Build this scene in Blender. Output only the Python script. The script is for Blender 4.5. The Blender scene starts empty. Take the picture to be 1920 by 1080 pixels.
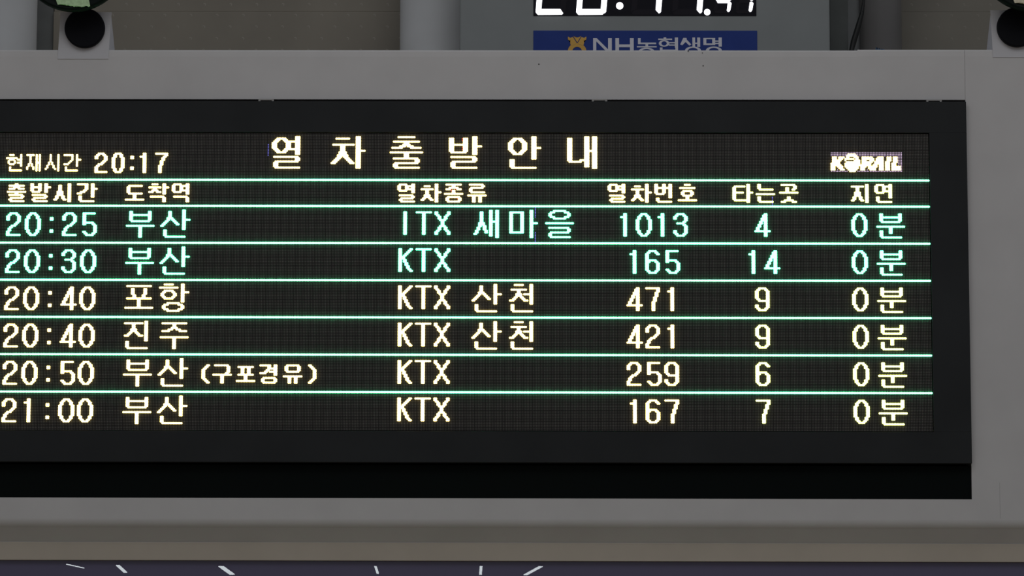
import bpy, bmesh, math, random
from mathutils import Vector

C = bpy.context.scene.collection
PI = math.pi

# ------------------------------------------------------------------ camera
cam = bpy.data.objects.new('camera', bpy.data.cameras.new('camera'))
C.objects.link(cam)
cam.location = (0.23614721, -20.65298413, 1.60572902)
cam.rotation_euler = (1.7079158, -0.00268286, 0.00953225)
cam.data.sensor_width = 36.0
cam.data.lens = 36.0 * 6115.46 / 1920.0
cam.data.clip_end = 400
bpy.context.scene.camera = cam

# ------------------------------------------------------------------ world, lights, exposure
vs = bpy.context.scene.view_settings
vs.view_transform = 'Standard'
vs.look = 'None'
vs.gamma = 1.0
vs.exposure = 0.0
vs.use_curve_mapping = False

world = bpy.data.worlds.new('hall_ambience')
bpy.context.scene.world = world
world.use_nodes = True
nt = world.node_tree
nt.nodes.clear()
wo = nt.nodes.new('ShaderNodeOutputWorld')
bg = nt.nodes.new('ShaderNodeBackground')
tc = nt.nodes.new('ShaderNodeTexCoord')
sx = nt.nodes.new('ShaderNodeSeparateXYZ')
rmp = nt.nodes.new('ShaderNodeValToRGB')
mr = nt.nodes.new('ShaderNodeMapRange')
mr.inputs['From Min'].default_value = -1
mr.inputs['From Max'].default_value = 1
rmp.color_ramp.elements[0].position = 0.30
rmp.color_ramp.elements[0].color = (0.100, 0.091, 0.076, 1)      # hall floor, warm stone
rmp.color_ramp.elements[1].position = 0.62
rmp.color_ramp.elements[1].color = (0.205, 0.210, 0.222, 1)      # pale ceiling with its lights
nt.links.new(tc.outputs['Generated'], sx.inputs[0])
nt.links.new(sx.outputs['Z'], mr.inputs['Value'])
nt.links.new(mr.outputs['Result'], rmp.inputs['Fac'])
nt.links.new(rmp.outputs['Color'], bg.inputs['Color'])
bg.inputs['Strength'].default_value = 1.0
nt.links.new(bg.outputs[0], wo.inputs[0])

def area(name, loc, target, sx_, sy_, power, color):
    l = bpy.data.lights.new(name, 'AREA')
    l.shape = 'RECTANGLE'
    l.size, l.size_y = sx_, sy_
    l.energy = power
    l.color = color
    o = bpy.data.objects.new(name, l)
    C.objects.link(o)
    o.location = loc
    o.rotation_euler = (Vector(target) - Vector(loc)).to_track_quat('-Z', 'Y').to_euler()
    return o
area('overhead_soft_light', (1.0, -9.0, 13.0), (0.0, 0.0, 4.5), 14.0, 5.0, 250.0, (1.0, 0.98, 0.96))  # unseen area light added overhead for soft directional shading

# ------------------------------------------------------------------ materials
def mat(name, color, rough=0.5, spec=0.5, metal=0.0, noise=0.0, nscale=30.0, emit=None, estr=0.0):
    m = bpy.data.materials.new(name)
    m.use_nodes = True
    t = m.node_tree
    b = t.nodes['Principled BSDF']
    b.inputs['Base Color'].default_value = (*color, 1)
    b.inputs['Roughness'].default_value = rough
    b.inputs['Specular IOR Level'].default_value = spec
    b.inputs['Metallic'].default_value = metal
    if emit:
        b.inputs['Emission Color'].default_value = (*emit, 1)
        b.inputs['Emission Strength'].default_value = estr
    if noise > 0:
        co = t.nodes.new('ShaderNodeTexCoord')
        n = t.nodes.new('ShaderNodeTexNoise')
        n.inputs['Scale'].default_value = nscale
        n.inputs['Detail'].default_value = 6
        r = t.nodes.new('ShaderNodeValToRGB')
        r.color_ramp.elements[0].position = 0.3
        r.color_ramp.elements[0].color = (*[c * (1 - noise) for c in color], 1)
        r.color_ramp.elements[1].position = 0.7
        r.color_ramp.elements[1].color = (*[min(1, c * (1 + noise)) for c in color], 1)
        t.links.new(co.outputs['Object'], n.inputs['Vector'])
        t.links.new(n.outputs['Fac'], r.inputs['Fac'])
        t.links.new(r.outputs['Color'], b.inputs['Base Color'])
    return m

def emat(name, color):
    m = bpy.data.materials.new(name)
    m.use_nodes = True
    t = m.node_tree
    t.nodes.clear()
    e = t.nodes.new('ShaderNodeEmission')
    o = t.nodes.new('ShaderNodeOutputMaterial')
    e.inputs['Color'].default_value = (*color, 1)
    e.inputs['Strength'].default_value = 1.0
    t.links.new(e.outputs[0], o.inputs[0])
    return m

M_white = mat('white_paint', (0.60, 0.60, 0.615), 0.55, 0.3, noise=0.035, nscale=3.0)
M_plate = mat('bracket_paint', (0.60, 0.61, 0.655), 0.5, 0.3, noise=0.02, nscale=5.0)
M_beige = mat('beige_paint', (0.50, 0.455, 0.395), 0.6, 0.3, noise=0.04, nscale=4.0)
M_bezel = mat('matt_black', (0.028, 0.031, 0.034), 0.7, 0.15, noise=0.12, nscale=2.0)
M_strip = mat('deep_black', (0.005, 0.0075, 0.0075), 0.7, 0.05)
M_cavity = mat('cavity_black', (0.004, 0.004, 0.004), 0.9, 0.0)
M_indigo = mat('indigo_gloss', (0.115, 0.105, 0.190), 0.0, 0.5)
M_clip = mat('clip_metal', (0.36, 0.36, 0.36), 0.4, 0.5)
M_hole = mat('screw_hole', (0.03, 0.03, 0.03), 0.8, 0.1)
M_clock = mat('clock_grey', (0.235, 0.256, 0.262), 0.6, 0.3, noise=0.03, nscale=4.0)
M_window = mat('display_black', (0.005, 0.005, 0.010), 0.3, 0.15)
M_ghost = mat('segment_off', (0.009, 0.008, 0.014), 0.4, 0.15)
M_blue = mat('sign_blue', (0.026, 0.052, 0.235), 0.6, 0.1, noise=0.05, nscale=8.0)
M_letter = mat('sign_grey_white', (0.66, 0.67, 0.74), 0.5, 0.3)
M_gold = mat('sign_gold', (0.62, 0.37, 0.08), 0.5, 0.3)
M_col = mat('column_paint', (0.50, 0.515, 0.53), 0.5, 0.3, noise=0.06, nscale=2.0)
M_dcol = mat('column_dark', (0.120, 0.118, 0.118), 0.5, 0.3, noise=0.10, nscale=2.5)  # darker base colour than the two pale columns
M_floor = mat('hall_floor', (0.46, 0.37, 0.285), 0.5, 0.3, noise=0.06, nscale=0.6)
M_post = mat('dark_steel', (0.075, 0.085, 0.085), 0.5, 0.3, noise=0.1, nscale=6.0)
M_recess = mat('recess_steel', (0.17, 0.18, 0.18), 0.6, 0.2, noise=0.1, nscale=6.0)
M_pale = mat('grey_steel', (0.22, 0.235, 0.245), 0.5, 0.3, noise=0.05, nscale=6.0)
M_cable = mat('cable_black', (0.012, 0.014, 0.015), 0.5, 0.3)
M_bluec = mat('cable_tie_blue', (0.04, 0.09, 0.17), 0.5, 0.3)
M_black = mat('lamp_black', (0.004, 0.0045, 0.0075), 0.6, 0.12)
M_bowl = mat('bowl_black', (0.005, 0.009, 0.008), 0.5, 0.08)
M_patchg = mat('patch_green', (0.42, 0.58, 0.36), 0.5, 0.3, noise=0.2, nscale=60.0, emit=(0.55, 0.95, 0.45), estr=0.05)  # reflection-like green patch put in as colour, faint emission added to brighten it
M_patchc = mat('patch_cream', (0.62, 0.58, 0.45), 0.5, 0.4, noise=0.15, nscale=60.0, emit=(0.9, 0.85, 0.6), estr=0.03)  # cream patch on the other dome, brightened by added faint emission too
M_lamp = emat('lamp_tube', (12.5, 13.6, 14.0))
M_digit = emat('digit_white', (3.0, 3.0, 3.05))
M_cream = emat('led_cream', (6.2, 4.7, 1.45))
M_yellow = emat('led_yellow', (5.0, 5.4, 1.4))
M_mint = emat('led_mint', (0.94, 9.5, 4.0))
M_line = emat('led_line', (1.25, 10.5, 4.4))
M_red = emat('led_red', (0.9, 0.06, 0.05))
M_bluel = emat('led_blue', (0.35, 0.35, 1.4))
M_dim = emat('led_dim_lilac', (1.0, 0.75, 1.05))

P = 0.01                                   # pitch of the lamp matrix, metres
X0, ZC = 2.7, 4.5                          # column 0 (rightmost), centre of row 95.5

def led_matrix_material():
    m = bpy.data.materials.new('led_matrix')
    m.use_nodes = True
    t = m.node_tree
    b = t.nodes['Principled BSDF']
    co = t.nodes.new('ShaderNodeTexCoord')
    s = t.nodes.new('ShaderNodeSeparateXYZ')
    t.links.new(co.outputs['Object'], s.inputs[0])
    def math_(op, a, v=None, b2=None):
        n = t.nodes.new('ShaderNodeMath')
        n.operation = op
        t.links.new(a, n.inputs[0])
        if b2 is not None:
            t.links.new(b2, n.inputs[1])
        elif v is not None:
            n.inputs[1].default_value = v
        return n.outputs[0]
    fx = math_('SUBTRACT', math_('FRACT', math_('DIVIDE', s.outputs['X'], P)), 0.5)
    fz = math_('SUBTRACT', math_('FRACT', math_('DIVIDE', s.outputs['Z'], P)), 0.5)
    d = math_('ADD', math_('MULTIPLY', fx, b2=fx), b2=math_('MULTIPLY', fz, b2=fz))
    dot = math_('LESS_THAN', d, 0.265 ** 2)
    mix = t.nodes.new('ShaderNodeMix')
    mix.data_type = 'RGBA'
    mix.inputs['A'].default_value = (0.0165, 0.016, 0.016, 1)     # black louvre mask
    mix.inputs['B'].default_value = (0.185, 0.180, 0.172, 1)     # clear lens of an unlit lamp
    t.links.new(dot, mix.inputs['Factor'])
    t.links.new(mix.outputs['Result'], b.inputs['Base Color'])
    b.inputs['Roughness'].default_value = 0.6
    b.inputs['Specular IOR Level'].default_value = 0.15
    return m
M_matrix = led_matrix_material()

def wall_material(name, col, dotcol):
    """brown-grey metal panel pressed with a staggered lattice of small louvre marks"""
    m = bpy.data.materials.new(name)
    m.use_nodes = True
    t = m.node_tree
    b = t.nodes['Principled BSDF']
    co = t.nodes.new('ShaderNodeTexCoord')
    s = t.nodes.new('ShaderNodeSeparateXYZ')
    t.links.new(co.outputs['Object'], s.inputs[0])
    def mth(op, a, v=None, b2=None):
        n = t.nodes.new('ShaderNodeMath')
        n.operation = op
        t.links.new(a, n.inputs[0])
        if b2 is not None:
            t.links.new(b2, n.inputs[1])
        elif v is not None:
            n.inputs[1].default_value = v
        return n.outputs[0]
    PX, PZ = 0.186, 0.0845
    rz = mth('DIVIDE', mth('ADD', s.outputs['Z'], -0.0505 + PZ), PZ)
    row = mth('FLOOR', rz)
    odd = mth('MULTIPLY', mth('MODULO', row, 2.0), 0.5)
    rx = mth('ADD', mth('DIVIDE', mth('ADD', s.outputs['X'], 0.042), PX), b2=odd)
    fx = mth('MULTIPLY', mth('SUBTRACT', mth('FRACT', rx), 0.5), PX)
    fz = mth('MULTIPLY', mth('SUBTRACT', mth('FRACT', rz), 0.5), PZ)
    d = mth('SQRT', mth('ADD', mth('MULTIPLY', fx, b2=fx), b2=mth('MULTIPLY', fz, b2=fz)))
    ring = mth('LESS_THAN', mth('ABSOLUTE', mth('SUBTRACT', d, 0.008)), 0.0028)
    half = mth('GREATER_THAN', mth('ADD', fx, b2=fz), -0.003)
    mark = mth('MULTIPLY', ring, b2=half)
    n = t.nodes.new('ShaderNodeTexNoise')
    n.inputs['Scale'].default_value = 1.2
    n.inputs['Detail'].default_value = 5
    t.links.new(co.outputs['Object'], n.inputs['Vector'])
    r = t.nodes.new('ShaderNodeValToRGB')
    r.color_ramp.elements[0].position = 0.3
    r.color_ramp.elements[0].color = (*[c * 0.86 for c in col], 1)
    r.color_ramp.elements[1].position = 0.7
    r.color_ramp.elements[1].color = (*[c * 1.12 for c in col], 1)
    t.links.new(n.outputs['Fac'], r.inputs['Fac'])
    mix = t.nodes.new('ShaderNodeMix')
    mix.data_type = 'RGBA'
    t.links.new(mark, mix.inputs['Factor'])
    t.links.new(r.outputs['Color'], mix.inputs['A'])
    mix.inputs['B'].default_value = (*dotcol, 1)
    t.links.new(mix.outputs['Result'], b.inputs['Base Color'])
    b.inputs['Roughness'].default_value = 0.5
    b.inputs['Specular IOR Level'].default_value = 0.3
    return m
M_wall = wall_material('wall_panel', (0.250, 0.230, 0.192), (0.325, 0.305, 0.262))
M_wallr = wall_material('wall_panel_dark', (0.200, 0.190, 0.163), (0.25, 0.24, 0.21))

# ------------------------------------------------------------------ mesh helpers
def link(name, bm, m, parent=None, smooth=False):
    me = bpy.data.meshes.new(name)
    bmesh.ops.recalc_face_normals(bm, faces=bm.faces[:])
    bm.to_mesh(me)
    bm.free()
    me.materials.append(m)
    if smooth:
        for p in me.polygons:
            p.use_smooth = True
    o = bpy.data.objects.new(name, me)
    C.objects.link(o)
    if parent:
        o.parent = parent
        o.matrix_parent_inverse = parent.matrix_basis.inverted()
    return o

def box(bm, x0, x1, y0, y1, z0, z1, bev=0.0, seg=2):
    r = bmesh.ops.create_cube(bm, size=1.0)
    for v in r['verts']:
        v.co = Vector(((x0 + x1) / 2 + v.co.x * (x1 - x0), (y0 + y1) / 2 + v.co.y * (y1 - y0), (z0 + z1) / 2 + v.co.z * (z1 - z0)))
    if bev > 0:
        es = list({e for v in r['verts'] for e in v.link_edges})
        bmesh.ops.bevel(bm, geom=es, offset=bev, segments=seg, profile=0.5, affect='EDGES')
    return bm

def prism_x(bm, prof, x0, x1):
    """profile of (y,z) points swept along x"""
    a = [bm.verts.new((x0, y, z)) for y, z in prof]
    b = [bm.verts.new((x1, y, z)) for y, z in prof]
    n = len(prof)
    for i in range(n):
        bm.faces.new((a[i], a[(i + 1) % n], b[(i + 1) % n], b[i]))
    bm.faces.new(a)
    bm.faces.new(b[::-1])
    return bm

def plate(bm, pts, y0, y1):
    """outline of (x,z) points given thickness from y0 (front) to y1"""
    a = [bm.verts.new((x, y0, z)) for x, z in pts]
    b = [bm.verts.new((x, y1, z)) for x, z in pts]
    n = len(pts)
    for i in range(n):
        bm.faces.new((a[i], a[(i + 1) % n], b[(i + 1) % n], b[i]))
    f = bm.faces.new(a)
    g = bm.faces.new(b[::-1])
    bmesh.ops.triangulate(bm, faces=[f, g])
    return bm

def lathe_y(bm, prof, cx, cz, n=64):
    """profile of (radius, y) turned about an axis along y"""
    rings = []
    for r, y in prof:
        if r < 1e-6:
            rings.append([bm.verts.new((cx, y, cz))])
        else:
            rings.append([bm.verts.new((cx + r * math.cos(2 * PI * i / n), y, cz + r * math.sin(2 * PI * i / n))) for i in range(n)])
    for A, B in zip(rings, rings[1:]):
        for i in range(n):
            j = (i + 1) % n
            if len(A) == 1:
                bm.faces.new((A[0], B[i], B[j]))
            elif len(B) == 1:
                bm.faces.new((A[i], B[0], A[j]))
            else:
                bm.faces.new((A[i], B[i], B[j], A[j]))
    return bm

def cyl_z(bm, cx, cy, r, z0, z1, n=64):
    a = [bm.verts.new((cx + r * math.cos(2 * PI * i / n), cy + r * math.sin(2 * PI * i / n), z0)) for i in range(n)]
    b = [bm.verts.new((v.co.x, v.co.y, z1)) for v in a]
    for i in range(n):
        bm.faces.new((a[i], a[(i + 1) % n], b[(i + 1) % n], b[i]))
    bm.faces.new(a[::-1])
    bm.faces.new(b)
    return bm

def tube(bm, pts, rad, n=10):
    pts = [Vector(p) for p in pts]
    prev = None
    first = None
    for i, p in enumerate(pts):
        d = (pts[min(i + 1, len(pts) - 1)] - pts[max(i - 1, 0)]).normalized()
        u = d.orthogonal().normalized() if i == 0 else (u - d * u.dot(d)).normalized()
        w = d.cross(u)
        r = rad[i] if isinstance(rad, (list, tuple)) else rad
        ring = [bm.verts.new(p + (u * math.cos(2 * PI * k / n) + w * math.sin(2 * PI * k / n)) * r) for k in range(n)]
        if prev:
            for k in range(n):
                bm.faces.new((prev[k], prev[(k + 1) % n], ring[(k + 1) % n], ring[k]))
        else:
            first = ring
        prev = ring
    bm.faces.new(first[::-1])
    bm.faces.new(prev)
    return bm

def tag(o, label=None, cat=None, group=None, kind=None):
    if label: o['label'] = label
    if cat: o['category'] = cat
    if group: o['group'] = group
    if kind: o['kind'] = kind
    return o

def empty(name, loc, label, cat, group=None):
    o = bpy.data.objects.new(name, None)
    o.empty_display_size = 0.2
    C.objects.link(o)
    o.location = loc
    return tag(o, label, cat, group)

def nb():
    return bmesh.new()

# ------------------------------------------------------------------ setting behind the board
XL, XR = -5.0, 4.3                                     # both ends lie outside the picture
tag(link('wall_back', (lambda b: (box(b, -3.25, 2.62, 2.0, 2.12, 0.0, 6.711, 0.004), box(b, -3.25, 2.62, 2.03, 2.12, 6.716, 8.6, 0.004), b)[-1])(nb()), M_wall),
    'brown-grey metal wall panel with rows of small pressed marks', 'wall', kind='structure')
tag(link('wall_right', (lambda b: (box(b, 2.625, 9.0, 2.0, 2.12, 0.0, 6.711, 0.004), box(b, 2.625, 9.0, 2.03, 2.12, 6.716, 8.6, 0.004), b)[-1])(nb()), M_wallr),
    'darker metal wall panel behind the right end of the board', 'wall', kind='structure')
tag(link('wall_left', box(nb(), -9.0, -3.255, 2.03, 2.2, 0.0, 8.6), M_recess), 'dark recessed wall strip beside the left round column', 'wall', kind='structure')

tag(link('floor', box(nb(), -45, 45, -95, 4, -0.2, 0.0), M_floor), 'warm grey stone hall floor', 'floor', kind='structure')

def column(cx, cy, r, m, label):
    tag(link('column', cyl_z(nb(), cx, cy, r, 0.0, 8.6), m, smooth=True), label, 'column', kind='structure')
column(-3.56, 1.55, 0.262, M_col, 'pale round column at the left edge of the wall')
column(-0.515, 1.62, 0.255, M_col, 'pale round column beside the grey clock case')
column(2.575, 1.60, 0.146, M_dcol, 'dark round column right of the clock, behind the black cable')

tag(link('steel_post', box(nb(), 2.185, 2.311, 1.20, 1.32, 0.0, 8.6, 0.004), M_post), 'dark square steel post right of the clock case', 'post')
tag(link('steel_channel', box(nb(), 2.313, 2.46, 1.62, 1.70, 0.0, 8.6, 0.004), M_pale), 'narrow grey steel channel between dark post and round column', 'channel')

tag(link('cable', tube(nb(), [(2.425, 1.12, 7.6), (2.42, 1.11, 6.9), (2.410, 1.10, 6.58), (2.398, 1.10, 6.50), (2.372, 1.10, 6.41), (2.338, 1.10, 6.30), (2.312, 1.09, 6.20), (2.302, 1.0, 6.0), (2.30, 0.95, 5.6)],
                       [0.009, 0.009, 0.009, 0.014, 0.019, 0.020, 0.014, 0.012, 0.012]), M_cable, smooth=True),
    'black cable slanting down beside the dark steel post', 'cable')
b = nb()
box(b, 2.398, 2.408, 1.085, 1.10, 6.505, 6.519, 0.003)
link('cable_clip', b, M_cable, bpy.data.objects['cable'])

b = nb()
for k in range(4):
    tube(b, [(2.402 + 0.016 * k, 0.30, 6.028), (2.405 + 0.016 * k, 0.30, 6.070 + 0.006 * (k % 2)), (2.411 + 0.016 * k, 0.31, 6.088 - 0.004 * k), (2.420 + 0.015 * k, 0.33, 6.045)], 0.007, 8)
tag(link('cable_bundle', b, M_bluec, smooth=True), 'small blue cable bundle lying on top of the white housing', 'cable')

# ------------------------------------------------------------------ white housing of the board
HF = 0.03                                                # front plane of the housing
housing = empty('display_housing', (0, 0.3, 2.72), 'white painted sheet metal housing framing the black departure board', 'housing')
def rail(x0, x1, ztop):
    prof = [(HF, 5.688), (HF, ztop - 0.045), (HF + 0.002, ztop - 0.014), (HF + 0.004, ztop - 0.006), (HF + 0.009, ztop - 0.0015), (HF + 0.016, ztop), (0.62, ztop), (0.62, 5.688)]
    return prism_x(nb(), prof, x0, x1)
link('top_rail', rail(-3.95, 2.26, 6.0145), M_white, housing)
link('top_rail', rail(2.26, 2.9488, 6.020), M_white, housing)
top = [(HF, 6.020 - 0.045), (HF + 0.002, 6.006), (HF + 0.004, 6.014), (HF + 0.009, 6.0185), (HF + 0.016, 6.020), (0.62, 6.020)]
def under():
    """front edge rolled over a radius into the sloping underside"""
    out, R0, cz = [], 0.075, 2.982
    for k in range(13):
        a = math.radians(49.0 * k / 12)
        out.append((HF + R0 * (1 - math.cos(a)), cz - R0 * math.sin(a)))
    return out
low = under() + [(0.1305, 2.838), (0.1305, 2.80), (0.62, 2.80)]
o = link('side_panel', prism_x(nb(), top[::-1] + low + [(0.62, 2.9)], 2.9502, XR), M_white, housing)
o2 = link('bottom_rail', prism_x(nb(), [(HF, 3.112)] + low + [(0.62, 3.112)], -3.95, 2.9502), M_white, housing)
o3 = link('side_panel', prism_x(nb(), top[::-1] + low + [(0.62, 2.9)], XL, -3.95), M_white, housing)
for q in (o, o2, o3):
    for p in q.data.polygons:
        p.use_smooth = abs(p.normal.x) < 0.5 and p.normal.y < -0.3 and p.normal.z < -0.02 and p.center.z > 2.92
    for e in q.data.edges:
        a_, b_ = (q.data.vertices[i].co for i in e.vertices)
        e.use_edge_sharp = abs(a_.z - 2.982) < 1e-4 and abs(b_.z - 2.982) < 1e-4 or a_.z < 2.93 and b_.z < 2.93
link('panel_seam', box(nb(), 3.1266, 3.1274, HF - 0.0006, HF + 0.002, 2.99, 3.22), M_pale, housing)
fas = [(0.126, 2.8365), (0.122, 2.833), (0.122, 2.722), (0.14, 2.7205), (0.5, 2.7205), (0.5, 2.799), (0.1303, 2.799), (0.1303, 2.8365)]
tag(link('lower_fascia', prism_x(nb(), fas, XL, XR), M_beige, housing), 'beige lower fascia strip')
link('back_panel', box(nb(), -3.95, 2.9503, 0.30, 0.32, 3.112, 5.688), M_cavity, housing)
for hx, hz, r in ((0.201, 5.920, 0.004), (1.262, 5.910, 0.004), (1.166, 6.008, 0.004), (1.258, 5.995, 0.003)):
    link('screw_hole', lathe_y(nb(), [(0, HF - 0.0012), (r, HF - 0.0012), (r, HF + 0.002)], hx, hz, 12), M_hole, housing)

tag(link('lower_sign_panel', box(nb(), XL, XR, 0.150, 0.19, 2.15, 2.7205, 0.003), M_indigo), 'glossy dark indigo panel below the white housing, mirroring hall lamps', 'panel')

# ------------------------------------------------------------------ departure board
BL, BT, BB, BR = -3.93, 5.668, 3.337, 2.9485
board = empty('departure_board', (0, 0.05, BB), 'wide black departure board with glowing Korean train times', 'departure board')
LX0, LX1 = X0 - 639.5 * P - 0.0, X0 + 0.5 * P
LZ0, LZ1 = ZC - 96 * P, ZC + 96 * P
b = nb()
g = 0.004
for a in ((BL, BR, LZ1 + g, BT), (BL, BR, BB, LZ0 - g), (LX1 + g, BR, LZ0 - g, LZ1 + g), (BL, LX0 - g, LZ0 - g, LZ1 + g)):
    box(b, a[0], a[1], -0.012, 0.05, a[2], a[3], 0.0015, 1)
link('bezel', b, M_bezel, board)
link('lower_strip', box(nb(), BL, 2.9465, 0.045, 0.09, 3.1125, 3.325, 0.002, 1), M_strip, board)
b = nb()
box(b, -LX1 + LX0, 0, 0.0, 0.03, 0, LZ1 - LZ0)
o = link('led_panel', b, M_matrix, board)
o.location = (LX1, 0, LZ0)
o.matrix_parent_inverse = board.matrix_basis.inverted()
for cx in (-1.557, 0.592, 2.744):
    b = nb()
    box(b, cx - 0.050, cx + 0.050, -0.006, 0.004, 5.6745, 5.6840, 0.0012, 1)
    box(b, cx - 0.050, cx - 0.036, -0.006, 0.004, 5.6640, 5.6745, 0.0012, 1)
    box(b, cx + 0.036, cx + 0.050, -0.006, 0.004, 5.6640, 5.6745, 0.0012, 1)
    tag(link('mounting_clip', b, M_clip, board), 'bare metal mounting clip')
# glyphs: rows separated by '/', each row is pairs of first-last lit column (base 36), '*n' repeats a row
G = {
 '0': '36/2367/1278*2/0189*7/1278*2/2367/36',
 '1': '45*2/25/45*12',
 '2': '26/1267/0178*3/78/67/56/35/23/12*2/01*2/08',
 '3': '26/1267/0178*2/78/67/26/67/78*3/0178*2/1267/26',
 '4': '67/57*2/47*2/3467*2/2367*2/1267*2/09/67*3',
 '5': '18/12*5/17/1278/89*4/1289/2378/37',
 '6': '26/1267/0178/01*3/06/0267/0178*5/1267/26',
 '7': '08/78*2/67*3/56*3/45*6',
 '9': '26/1267/0178*5/1278/28/78*2/0178*2/1267/26',
 ':': '.*3/45*2/.*6/45*2/.*2',
 'K': '0178/0167/0156/0145/0134/03*2/0134*2/0145*2/0156*2/0167/0178',
 'T': '09/45*14', 'I': '45*15',
 'X': '0189*2/1278/2367*2/36/45*3/36/2367*2/1278/0189*2',
 '부': '23ef*2/2f/23ef*3/3e/.*2/0h/89*7',
 '산': 'ef/56ef*4/47ef/4578ei/3489ef/239aef/12abef/01ef/ef*2/23*4/3f',
 '분': '23ef*2/2f/23ef*2/3e/.*2/0h/89*2/2389*2/23*2/3f',
 '포': '1g/./45cd*4/56bc*2/1g/89*5/0h',
 '항': '38ef/ef/0bef/ef/38ef/2389ei/129aef*2/2389ef/38ef/ef*2/5c/35ce/23ef*2/35ce/5c',
 '진': 'de/0bde/56de*3/47de*2/3478de/2389de/029bde/de*3/12*4/2e',
 '주': '1g/89*2/7a/57ac/15cg/.*3/0h/89*7',
 '새': 'abef/45abef*6/45af/36abef*2/3467abef/2367abef*2/1278abef*2/01abef/abef/ef',
 '마': 'de/08de/0178de*6/0178dh/0178de*5/08de/de*3',
 '을': '5c/35ce/23ef*2/35ce/5c/.*2/0h/.*2/2e/ef*2/3e/23*2/3f',
 '천': '38de/de*2/1ade/56de*2/479e/47de/3478de/2389de/029bde/de*2/12*4/2e',
 # 12 row heading face
 'h열': '159a/015a/01569a/015a/159a/9a/./19/9a/29/12/2a',
 'h차': '9a/259a/9a/079a/349a/349c/349a/259a*2/12569a/01679a/9a',
 'h번': '01569a*2/0a/01569a*3/159a/9a*2/12*2/2a',
 'h호': '47/./1a/./38/2389*2/38/56*2/0b/.',
 'h종': '1a/56/38/138a/56*2/0b/./29/129a*2/29',
 'h류': '19/9a/29/12*2/2a/./0b/3478*4',
 'h출': '56/1a/47/147a/./0b/56/19/9a/29/12/2a',
 'h발': '01569a*2/069c/01569a*2/159a/./19/9a/29/12/2a',
 'h시': '9a/349a*4/259a*3/12569a*2/01679a/9a',
 'h간': '069a/569a*2/569c/459a/249a/029a/9a/129a/12*2/2a',
 'h도': './2a/12*4/2a/56*3/0b/.',
 'h착': '259a/9a/079c/349a/259a/02579a/9a/./19/9a*3',
 'h역': '159a/015a/01569a*2/015a/159a/9a/./19/9a*3',
 'h타': '9a/179a/019a*3/069c/019a*4/189a/9a',
 'h는': '12*3/2a/.*2/0b/./12*3/2a',
 'h곳': '19/9a/459a/4589/45/0b/.*2/56*2/38/138a',
 'h지': '9a/079a/349a*3/259a*3/12569a*2/01679a/9a',
 'h연': '159a/015a/01569a*2/015a/159a/9a*2/129a/12*2/2a',
 'h(': '34/23/12/01*6/12/23/34', 'h)': '01/12/23/34*6/23/12/01',
 'h구': '19/9a*4/89/0b/56*5',
 'h포': './1a/3478*4/1a/56*3/0b/.',
 'h경': '069a/569a/5a/459a/346a/039a/9a/./29/129a*2/29',
 'h유': '29/129a*3/29/.*2/0b/3478*4',
 # thin small face
 't현': '2499/99/0699/2479/115599/115579/2499/99/22*2/29',
 't재': '046688/226688*4/2268/11336688*2/00446688*2/6688',
 't시': '3388*5/224488*2/115588*2/006688/88',
 't간': '0588/5588*2/558a/4488/3388/0288/88/11*2/18',
 # clock face
 'c2': '25/1256/0167*2/67/56/45/24/12/01*3/07',
 'c0': '25/1256*2/0167*7/1256*2/25',
 'c:': '.*2/01*2/.*5/01*2/.*2',
 'c1': '23*2/03/23*10',
 'c7': '07/67/56/45*2/34*3/23*5',
 # heavy title face
 'T열': 'fh/38fh/2479fh/138h/029bfh*4/138h/2479fh/38fh/fh/./1g/fh*2/2g/13*3/2h',
 'T차': 'gi/3bgi/gi*3/1egi/68gi*3/68gl/59gi*2/4agi/468agi/359bgi/24acgi/13bdgi/02cegi/gi*3',
 'T출': '5f/.*2/2i/9b/8c/69be/17dj/.*2/0k/9b*3/2h/gi*2/3h/24*2/3i',
 'T발': 'fh/029bfh*4/0bfh/029bfk/029bfh*3/1afh/fh/./1g/fh*2/2g/13*3/2h',
 'T안': 'fh/38fh/2479fh/138afh/029bfh*3/029bfk/029bfh/138afh/2479fh/38fh/fh*3/13*5/2h',
 'T내': 'bdgi/02bdgi*8/02bi/02bdgi*5/028dgi/18bdgi/bdgi*3/gi',
}

def glyph_cells(key):
    out, r = [], 0
    for part in G[key].split('/'):
        if '*' in part and len(part) > 1:
            s, n = part.split('*')
            n = int(n)
        else:
            s, n = part, 1
        for _ in range(n):
            if s != '.':
                for i in range(0, len(s), 2):
                    for c in range(int(s[i], 36), int(s[i + 1], 36) + 1):
                        out.append((c, r))
            r += 1
    return out

NR = 10
def dots(name, cells, m, label=None, rx=0.69, rz=0.62, h=0.95, parent=None):
    """one small domed lamp per lit cell (column, row) of the matrix"""
    vs_, fs = [], []
    for c, r in sorted(set(cells)):
        x, z = X0 + c * P, ZC + (95.5 - r) * P
        k = len(vs_)
        for rr, yy in ((1.0, -0.0003), (0.86, -h * P * 0.62)):
            for i in range(NR):
                a = 2 * PI * i / NR
                vs_.append((x + rx * rr * P * math.cos(a), yy, z + rz * rr * P * math.sin(a)))
        vs_.append((x, -h * P, z))
        for i in range(NR):
            j = (i + 1) % NR
            fs.append((k + i, k + j, k + NR + j, k + NR + i))
            fs.append((k + NR + i, k + NR + j, k + 2 * NR))
    me = bpy.data.meshes.new(name)
    me.from_pydata(vs_, [], fs)
    me.materials.append(m)
    o = bpy.data.objects.new(name, me)
    C.objects.link(o)
    p = parent or board
    o.parent = p
    o.matrix_parent_inverse = p.matrix_basis.inverted()
    if label:
        o['label'] = label
    return o

def kind_of_character(key):
    ch = key[-1]
    return 'digit' if ch.isdigit() else 'colon' if ch == ':' else 'bracket' if ch in '()' else 'latin_letter' if ch.isascii() else 'hangul_character'

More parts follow.
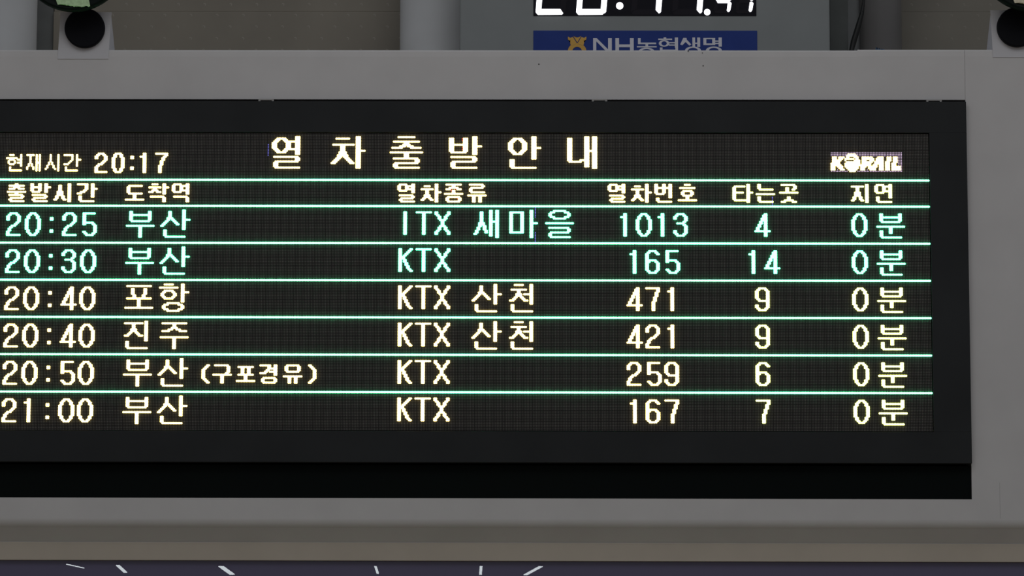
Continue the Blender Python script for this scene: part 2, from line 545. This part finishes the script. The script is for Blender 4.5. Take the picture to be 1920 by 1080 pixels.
def word(name, items, m, label):
    """items: (glyph, first column, first row); a word of several characters is a part whose characters are sub-parts"""
    if len(items) == 1:
        key, c0, r0 = items[0]
        return dots(name, [(c0 + c, r0 + r) for c, r in glyph_cells(key)], m, label)
    e = bpy.data.objects.new(name, None)
    e.empty_display_size = 0.05
    C.objects.link(e)
    e.location = (X0 + items[0][1] * P, 0.0, ZC + (95.5 - items[0][2]) * P)
    e.parent = board
    e.matrix_parent_inverse = board.matrix_basis.inverted()
    e['label'] = label
    for key, c0, r0 in items:
        o = dots(kind_of_character(key), [(c0 + c, r0 + r) for c, r in glyph_cells(key)], m)
        o.parent = e
        o.matrix_parent_inverse = (board.matrix_basis @ e.matrix_parent_inverse @ e.matrix_basis).inverted()
    return e

# rules between the rows
RULES = [30, 47, 71, 95, 119, 143, 167]
for r in RULES:
    dots('separator_line', [(c, r) for c in range(-639, 1)], M_line, 'glowing mint separator line', rx=0.72, rz=0.60)

# top band
word('time_caption', [('t현', -592, 14), ('t재', -579, 14), ('t시', -567, 14), ('t간', -555, 14)], M_cream, 'small cream caption 현재시간')
word('current_time', [('c2', -535, 13), ('c0', -524, 13), ('c:', -512, 13), ('c1', -506, 13), ('c7', -496, 13)], M_cream, 'cream clock reading 20:17')
word('board_title', [('T' + ch, c0, 2) for ch, c0 in zip('열차출발안내', (-421, -383, -345, -307, -269, -231))], M_cream, 'large cream title 열차출발안내')

# column headings
HEAD = [('출발시간', (-591, -576, -561, -546), M_cream), ('도착역', (-515, -500, -485), M_cream), ('열차종류', (-340, -325, -310, -295), M_cream),
        ('열차번호', (-205, -190, -175, -160), M_cream), ('타는곳', (-125, -110, -95), M_yellow), ('지연', (-49, -34), M_yellow)]
for s, cs, m in HEAD:
    word('column_heading', [('h' + ch, c, 33) for ch, c in zip(s, cs)], m, 'cream column heading ' + s)

# departures: time, destination, train type, number, platform, delay
def digits(s, c0, step=12):
    return [(ch, c0 + step * i, 5) for i, ch in enumerate(s)]
BUSAN = [('부', -514, 4), ('산', -492, 3)]
KTX = [('K', -339, 4), ('T', -328, 4), ('X', -316, 4)]
SAN = [('산', -292, 3), ('천', -268, 3)]
ROWS = [
 (47, M_mint, '20:25', BUSAN, [('I', -340, 4), ('T', -328, 4), ('X', -316, 4), ('새', -291, 3), ('마', -268, 3), ('을', -245, 3)], ('1013', -199), ('4', -111)),
 (71, M_mint, '20:30', BUSAN, KTX, ('165', -193), ('14', -117)),
 (95, M_cream, '20:40', [('포', -514, 4), ('항', -492, 3)], KTX + SAN, ('471', -193), ('9', -111)),
 (119, M_cream, '20:40', [('진', -514, 3), ('주', -491, 4)], KTX + SAN, ('421', -193), ('9', -111)),
 (143, M_cream, '20:50', BUSAN, KTX, ('259', -193), ('6', -111)),
 (167, M_cream, '21:00', BUSAN, KTX, ('167', -193), ('7', -111)),
]
ordn = ('first', 'second', 'third', 'fourth', 'fifth', 'sixth')
for k, (line, m, tm, dest, typ, num, plat) in enumerate(ROWS):
    w = 'mint' if m is M_mint else 'cream'
    m2 = m if m is M_mint else M_yellow
    at = lambda items: [(key, c0, line + dr) for key, c0, dr in items]
    word('departure_time', at(digits(tm, -591)), m, '%s departure time %s in the %s row' % (w, tm, ordn[k]))
    word('destination', at(dest), m, '%s destination %s in the %s row' % (w, ''.join(d[0] for d in dest), ordn[k]))
    word('train_type', at(typ), m, '%s train type in the %s row' % (w, ordn[k]))
    word('train_number', at(digits(*num)), m, '%s train number %s' % (w, num[0]))
    word('platform_number', at(digits(*plat)), m2, '%s platform number %s in the %s row' % (w, plat[0], ordn[k]))
    word('delay', at([('0', -49, 5), ('분', -33, 5)]), m2, '%s delay 0분 in the %s row' % (w, ordn[k]))
word('route_note', [('h(', -464, 150), ('h구', -457, 150), ('h포', -442, 150), ('h경', -427, 150), ('h유', -412, 150), ('h)', -396, 150)], M_cream, 'small cream note (구포경유)')

# railway logo, top right: bright italic letters and ball on a block of dim lilac lamps
lit = set()
def runs(r, prs):
    for a, b_ in prs:
        for c in range(a, b_ + 1):
            lit.add((c, r))
for r, prs in {
    3: [(1, 3), (5, 8), (20, 26), (30, 33), (36, 38), (40, 42)],
    4: [(1, 3), (5, 7), (20, 27), (29, 33), (36, 38), (40, 42)],
    5: [(1, 6), (20, 22), (25, 27), (29, 33), (36, 38), (40, 42)],
    6: [(1, 5), (20, 26), (28, 33), (35, 37), (40, 42)],
    7: [(0, 5), (20, 25), (28, 33), (35, 37), (39, 41)],
    8: [(0, 6), (19, 25), (27, 29), (31, 33), (35, 37), (39, 41)],
    9: [(0, 2), (4, 7), (19, 22), (24, 29), (31, 33), (35, 37), (39, 44)],
    10: [(0, 2), (5, 7), (19, 21), (24, 28), (31, 33), (35, 37), (39, 44)],
    11: [(0, 2), (6, 8), (19, 21), (25, 28), (31, 33), (35, 37), (39, 44)]}.items():
    runs(r, prs)
ball = {(c, r) for c in range(7, 20) for r in range(0, 13) if ((c - 13.4) / 4.9) ** 2 + ((r - 6.3) / 6.2) ** 2 <= 1.0}
ball -= {(c, 3) for c in range(12, 15)} | {(15, 4)} | {(c, 5) for c in range(10, 15)} | {(9, 6)}
lit |= ball
off = {(10, 5), (11, 5), (12, 5), (13, 5), (14, 5), (12, 3), (13, 3), (14, 3), (15, 4)}
LC, LR = -62, 12
lg = dots('railway_logo', [(LC + c, LR + r) for c, r in lit], M_cream, 'cream italic railway logo with a ball', rx=0.56, rz=0.56)
def clear(c, r):
    return not any((c + i, r + j) in lit for i in (-1, 0, 1) for j in ((-1, 0, 1) if 2 < r < 11 else (0,)))
dim = [(c, r) for c in range(46) for r in range(13) if (c, r) not in lit and (c, r) not in off and (r < 3 or c > 42 or clear(c, r))]
dots('logo_backing_dots', [(LC + c, LR + r) for c, r in dim], M_dim, 'dim lilac lamps around the logo', rx=0.27, rz=0.27, h=0.15, parent=lg)

# lamps that are stuck on
dots('stuck_lamp_dots', [(-424, r) for r in range(7, 15)], M_bluel, 'dotted blue faulty lamps left of the title', rx=0.28, rz=0.28, h=0.12)
dots('stuck_lamp_dots', [(-252, r) for r in list(range(48, 55)) + list(range(64, 71))], M_bluel, 'dotted blue faulty lamps in the first row', rx=0.30, rz=0.30, h=0.12)
dots('stuck_lamp_dots', [(-100, r) for r in range(41, 47)], M_bluel, 'dotted blue faulty lamps beside a column heading', rx=0.30, rz=0.30, h=0.12)
dots('stuck_lamp_dots', [(-299, r) for r in range(3, 5)] + [(-299, r) for r in (9, 10)] + [(-306, 36), (-303, 36), (-302, 42), (-306, 37)], M_red, 'scattered red faulty lamps', rx=0.4, rz=0.4, h=0.12)

# ------------------------------------------------------------------ round lamps on brackets above the housing
def round_lamp(px, dx, dz, bx, bz, side, patch_m, patch_label, label):
    """px: bracket plate outline in x; side = +1 when the visible gusset is on the right"""
    t = empty('round_lamp', (dx, 0.03, 6.02), label, 'lamp', 'round black lamps on white brackets')
    x0t, x1t, x0b, x1b, zt, zb = px
    b = nb()
    plate(b, [(x0b, zb), (x1b, zb), (x1t, zt), (x0t, zt)], 0.0255, 0.0299)
    link('bracket_plate', b, M_plate, t)
    for s in (-1, 1):
        xt, xb = (x1t, x1b) if s > 0 else (x0t, x0b)
        b = nb()
        zz = 6.0215
        f = [(xt - s * 0.004, 0.0298, zt - 0.006), (xb - s * 0.002, 0.0298, zz), (xb - s * 0.002, 0.40, zz)]
        va = [b.verts.new(p) for p in f]
        vb = [b.verts.new((p[0] - s * 0.006, p[1], p[2])) for p in f]
        for i in range(3):
            b.faces.new((va[i], va[(i + 1) % 3], vb[(i + 1) % 3], vb[i]))
        b.faces.new(va)
        b.faces.new(vb[::-1])
        link('bracket_gusset', b, M_plate, t)
    link('mount_disc', lathe_y(nb(), [(0, -0.008), (0.122, -0.008), (0.128, -0.006), (0.130, -0.002), (0.130, 0.0254), (0, 0.0254)], dx, dz), M_black, t)
    b = nb()
    prof_ = [(0, -0.150), (0.10, -0.158), (0.22, -0.172), (0.315, -0.180), (0.335, -0.185), (0.347, -0.180), (0.352, -0.165), (0.350, -0.130), (0.30, -0.085), (0.20, -0.060), (0.10, -0.0083), (0, -0.0083)]
    link('lamp_head', lathe_y(b, prof_, bx, bz), M_bowl, t)
    rr = random.Random(5)
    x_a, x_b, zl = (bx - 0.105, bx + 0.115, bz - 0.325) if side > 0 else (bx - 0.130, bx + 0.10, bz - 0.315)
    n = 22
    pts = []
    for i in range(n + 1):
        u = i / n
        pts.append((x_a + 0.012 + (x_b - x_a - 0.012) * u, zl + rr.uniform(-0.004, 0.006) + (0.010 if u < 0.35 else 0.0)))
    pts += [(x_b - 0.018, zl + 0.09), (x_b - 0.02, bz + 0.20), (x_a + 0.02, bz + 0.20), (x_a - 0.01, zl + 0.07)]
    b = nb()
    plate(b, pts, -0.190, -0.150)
    tag(link('lamp_patch', b, patch_m, t), patch_label)
    return t
round_lamp((-2.902, -2.570, -2.913, -2.585, 6.262, 5.952), -2.739, 6.151, -2.795, 6.575, 1, M_patchg, 'pale green patch', 'round black lamp with pale green patch, on the left white bracket')
round_lamp((3.120, 3.455, 3.132, 3.462, 6.278, 5.966), 3.288, 6.161, 3.366, 6.578, -1, M_patchc, 'dull cream patch', 'round black lamp with dull cream patch, on the right white bracket')

# ------------------------------------------------------------------ digital wall clock behind the board
clock = empty('digital_clock', (0.91, 1.1, 5.95), 'grey digital wall clock above the board, white digits over a blue strip', 'clock')
CF = 0.90
link('clock_case', box(nb(), -0.335, 2.160, CF, 1.25, 5.95, 7.35, 0.01), M_clock, clock)
link('display_window', box(nb(), 0.162, 1.666, CF - 0.004, CF + 0.01, 6.433, 6.98, 0.0015, 1), M_window, clock)
U, V = 0.003596, 0.00368                                  # design unit of the clock face, across and up
def face(u, v):
    """clock face point from units right of / above the window's lower left corner"""
    return (0.162 + u * U, 6.433 + v * V)
def seg_polys(W, H, T):
    h = H / 2
    return {
        'a': [(T, H - T), (W - T, H - T), (W - 4, H - 2), (W - 6, H), (5, H), (2, H - 3)],
        'b': [(W - T, h + 2), (W - T / 2, h + 0.8), (W, h + 4), (W, H - 5), (W - 3, H - 2.5), (W - T, H - T - 0.7)],
        'c': [(W - T, T - 1.5), (W - 4.5, 3.0), (W - 2.0, 3.8), (W - 0.6, 6.5), (W, h - 4), (W - T / 2, h - 0.8), (W - T, h - 2)],
        'd': [(T, T), (W - T, T), (W - 5, 3.2), (W - 7, 0.3), (5, 0), (0.8, 4.6)],
        'e': [(0.4, 4.9), (T - 0.2, T + 0.2), (T, h - 2), (T / 2, h - 0.8), (0.5, h - 4)],
        'f': [(0, h + 4), (T / 2, h + 0.8), (T, h + 2), (T, H - T - 0.7), (1.5, H - 4)],
        'g': [(4, h), (T - 1, h + T / 2), (W - T + 1, h + T / 2), (W - 4, h), (W - T + 1, h - T / 2), (T - 1, h - T / 2)],
    }
SEG = {'2': 'abged', '0': 'abcdef', '1': 'bc', '7': 'abc', '4': 'fgbc'}
def clock_digit(ch, u0, v0, W, H, T, slant):
    b, off_ = nb(), nb()
    for s, poly in seg_polys(W, H, T).items():
        pts = [face(u0 + u + slant * v, v0 + v) for u, v in poly]
        if s in SEG[ch]:
            plate(b, pts, CF - 0.0085, CF - 0.0041)
        else:
            plate(off_, pts, CF - 0.0052 - 0.00004 * ord(s) % 7e-4, CF - 0.0041)
    o = link('clock_digit', b, M_digit, clock)
    o['label'] = 'lit white digit ' + ch
    if SEG[ch] != 'abcdefg':
        link('unlit_segments', off_, M_ghost, o)
for ch, u0 in (('2', 3.5), ('0', 79.5), ('1', 182.5), ('7', 259.5)):
    clock_digit(ch, u0, 1.8, 57.0, 104.0, 10.8, 0.075)
for ch, u0 in (('4', 337.0), ('1', 378.0)):
    clock_digit(ch, u0, 4.5, 32.0, 46.0, 7.0, 0.14)
for u, v, r in ((162, 18.8, 6.7), (167, 68, 6.7), (326, 7.0, 5.9)):
    b = nb()
    x, z = face(u, v)
    plate(b, [(x + r * U * math.cos(2 * PI * i / 28), z + r * U * math.sin(2 * PI * i / 28)) for i in range(28)], CF - 0.0085, CF - 0.004)
    link('clock_dot', b, M_digit, clock)

strip = link('sponsor_strip', box(nb(), 0.162, 1.670, CF - 0.005, CF + 0.01, 6.135, 6.332, 0.0015, 1), M_blue, clock)
tag(strip, 'blue sponsor strip below the digits')
def sp(px, py):
    return (0.162 + (px - 1000) * U, 6.330 - (py - 57.5) * V)
def poly(b, pts):
    lift = 0.000004 * len(b.verts)                # strokes that cross lie a hair above one another
    plate(b, [sp(*p) for p in pts], CF - 0.0065 - lift, CF - 0.005)
def bar(b, x0, y0, x1, y1):
    poly(b, [(x0, y1), (x1, y1), (x1, y0), (x0, y0)])
def ell(b, cx, cy, ax, ay, tx, ty, a0=0.0, a1=360.0, n=36):
    """ring or arc with stroke tx across, ty up"""
    for i in range(n):
        q0, q1 = math.radians(a0 + (a1 - a0) * i / n), math.radians(a0 + (a1 - a0) * (i + 1) / n)
        pts = []
        for q, s in ((q0, 0), (q1, 0), (q1, 1), (q0, 1)):
            rx_, ry_ = (ax, ay) if s == 0 else (ax - tx, ay - ty)
            pts.append((cx + rx_ * math.cos(q), cy - ry_ * math.sin(q)))
        poly(b, pts)
b = nb()                                                       # N
bar(b, 1112, 71, 1118, 99)
bar(b, 1140, 71, 1147, 99)
poly(b, [(1112, 71), (1118.5, 71), (1147, 99), (1139.5, 99)])
link('sponsor_letter', b, M_letter, strip)
b = nb()                                                       # H
bar(b, 1153.7, 71, 1160.6, 99)
bar(b, 1181, 71, 1188, 99)
bar(b, 1160.6, 83, 1181, 88)
link('sponsor_letter', b, M_letter, strip)
b = nb()                                                       # 농
bar(b, 1196, 71, 1201, 82.5)
bar(b, 1201, 79.5, 1230, 82.5)
bar(b, 1210, 82.5, 1215, 86)
bar(b, 1194, 86, 1231, 88.4)
ell(b, 1212, 96, 15, 7, 6, 2.5)
link('sponsor_letter', b, M_letter, strip)
b = nb()                                                       # 협
bar(b, 1244, 69.8, 1249, 72)
bar(b, 1234, 72, 1260, 74.5)
ell(b, 1245, 81, 10, 6.2, 5, 2.2)
bar(b, 1265, 70, 1271, 89)
bar(b, 1254, 78.6, 1265, 80.8)
bar(b, 1254, 83, 1265, 85.2)
bar(b, 1237, 88.6, 1242, 101)
bar(b, 1266, 89, 1271, 101)
bar(b, 1242, 92.6, 1266, 94.8)
bar(b, 1242, 98.8, 1266, 101)
link('sponsor_letter', b, M_letter, strip)
b = nb()                                                       # 생
poly(b, [(1281, 70.5), (1287, 70.5), (1287.5, 76), (1279, 84.5), (1275, 83)])
poly(b, [(1282, 75), (1287.5, 74), (1296, 83), (1292, 85)])
bar(b, 1298, 70, 1303, 87)
bar(b, 1307, 70, 1312.5, 87.5)
bar(b, 1303, 79.6, 1307, 81.8)
ell(b, 1299, 94, 15, 7.2, 6, 2.5)
link('sponsor_letter', b, M_letter, strip)
b = nb()                                                       # 명
bar(b, 1318.5, 70.6, 1324, 84)
bar(b, 1335, 70.6, 1340.6, 84)
bar(b, 1324, 70.6, 1335, 73)
bar(b, 1324, 81, 1335, 84)
bar(b, 1347, 70, 1353, 87)
bar(b, 1340.6, 75.6, 1347, 77.8)
bar(b, 1340.6, 80, 1347, 82.2)
ell(b, 1338, 94, 15, 7.2, 6, 2.5)
link('sponsor_letter', b, M_letter, strip)
b = nb()                                                       # gold jar-shaped emblem
ell(b, 1082, 95.5, 17.3, 15.0, 8.4, 7.0, 0, 360, 48)
poly(b, [(1064.8, 68.5), (1069, 70.8), (1074.2, 69.3), (1081.3, 80.5), (1076.5, 83.5), (1070.5, 85.5), (1069, 80), (1069.5, 76.5), (1065, 74)])
poly(b, [(1099.4, 68.5), (1095.2, 70.8), (1090.2, 69.3), (1083.1, 80.5), (1087.7, 83.5), (1093.7, 85.5), (1095.2, 80), (1094.7, 76.5), (1099.2, 74)])
poly(b, [(1075, 67.4), (1079, 69.6), (1082.2, 70.2), (1085.6, 69.6), (1089.7, 67.4), (1082.3, 79.3)])
link('sponsor_emblem', b, M_gold, strip)

# ------------------------------------------------------------------ hall lamps, far behind the viewer; the glossy indigo panel mirrors them
LAMPS = [((-12.02, -62.95), (-11.82, -65.07), 0.035, 'first'), ((-10.77, -63.42), (-11.07, -67.57), 0.09, 'second'), ((-8.14, -63.84), (-8.26, -68.61), 0.135, 'third'),
         ((-4.12, -63.67), (-4.26, -67.85), 0.06, 'fourth'), ((-1.38, -63.56), (-1.49, -68.31), 0.07, 'fifth'), ((-0.26, -67.96), (0.22, -62.97), 0.10, 'sixth')]
for a, c, wd, nm in LAMPS:
    ax, ay = a
    bx_, by_ = a[0] + (c[0] - a[0]) * 0.88, a[1] + (c[1] - a[1]) * 0.88
    c = (bx_, by_)
    t = empty('hall_lamp', ((ax + bx_) / 2, (ay + by_) / 2, 6.0), 'long white hall lamp mirrored as the %s streak from the left in the indigo panel' % nm, 'lamp', 'hall lamps mirrored in the indigo panel')
    d = Vector((bx_ - ax, by_ - ay, 0)).normalized()
    s = Vector((-d.y, d.x, 0)) * (wd / 2)
    def quad_box(z0, z1, k):
        bb = nb()
        lo = [bb.verts.new((p[0] + s.x * sg * k, p[1] + s.y * sg * k, z0)) for p, sg in ((a, -1), (a, 1), (c, 1), (c, -1))]
        hi = [bb.verts.new((v.co.x, v.co.y, z1)) for v in lo]
        bb.faces.new(lo)
        bb.faces.new(hi[::-1])
        for i in range(4):
            bb.faces.new((lo[i], lo[(i + 1) % 4], hi[(i + 1) % 4], hi[i]))
        return bb
    link('lamp_tube', quad_box(5.99, 6.01, 1.0), M_lamp, t)
    link('lamp_housing', quad_box(6.01, 6.06, 1.15), M_clip, t)
    b = nb()
    for q in (0.15, 0.85):
        x, y = ax + (bx_ - ax) * q, ay + (by_ - ay) * q
        box(b, x - 0.006, x + 0.006, y - 0.006, y + 0.006, 6.06, 11.0)
    link('hanger', b, M_clip, t)
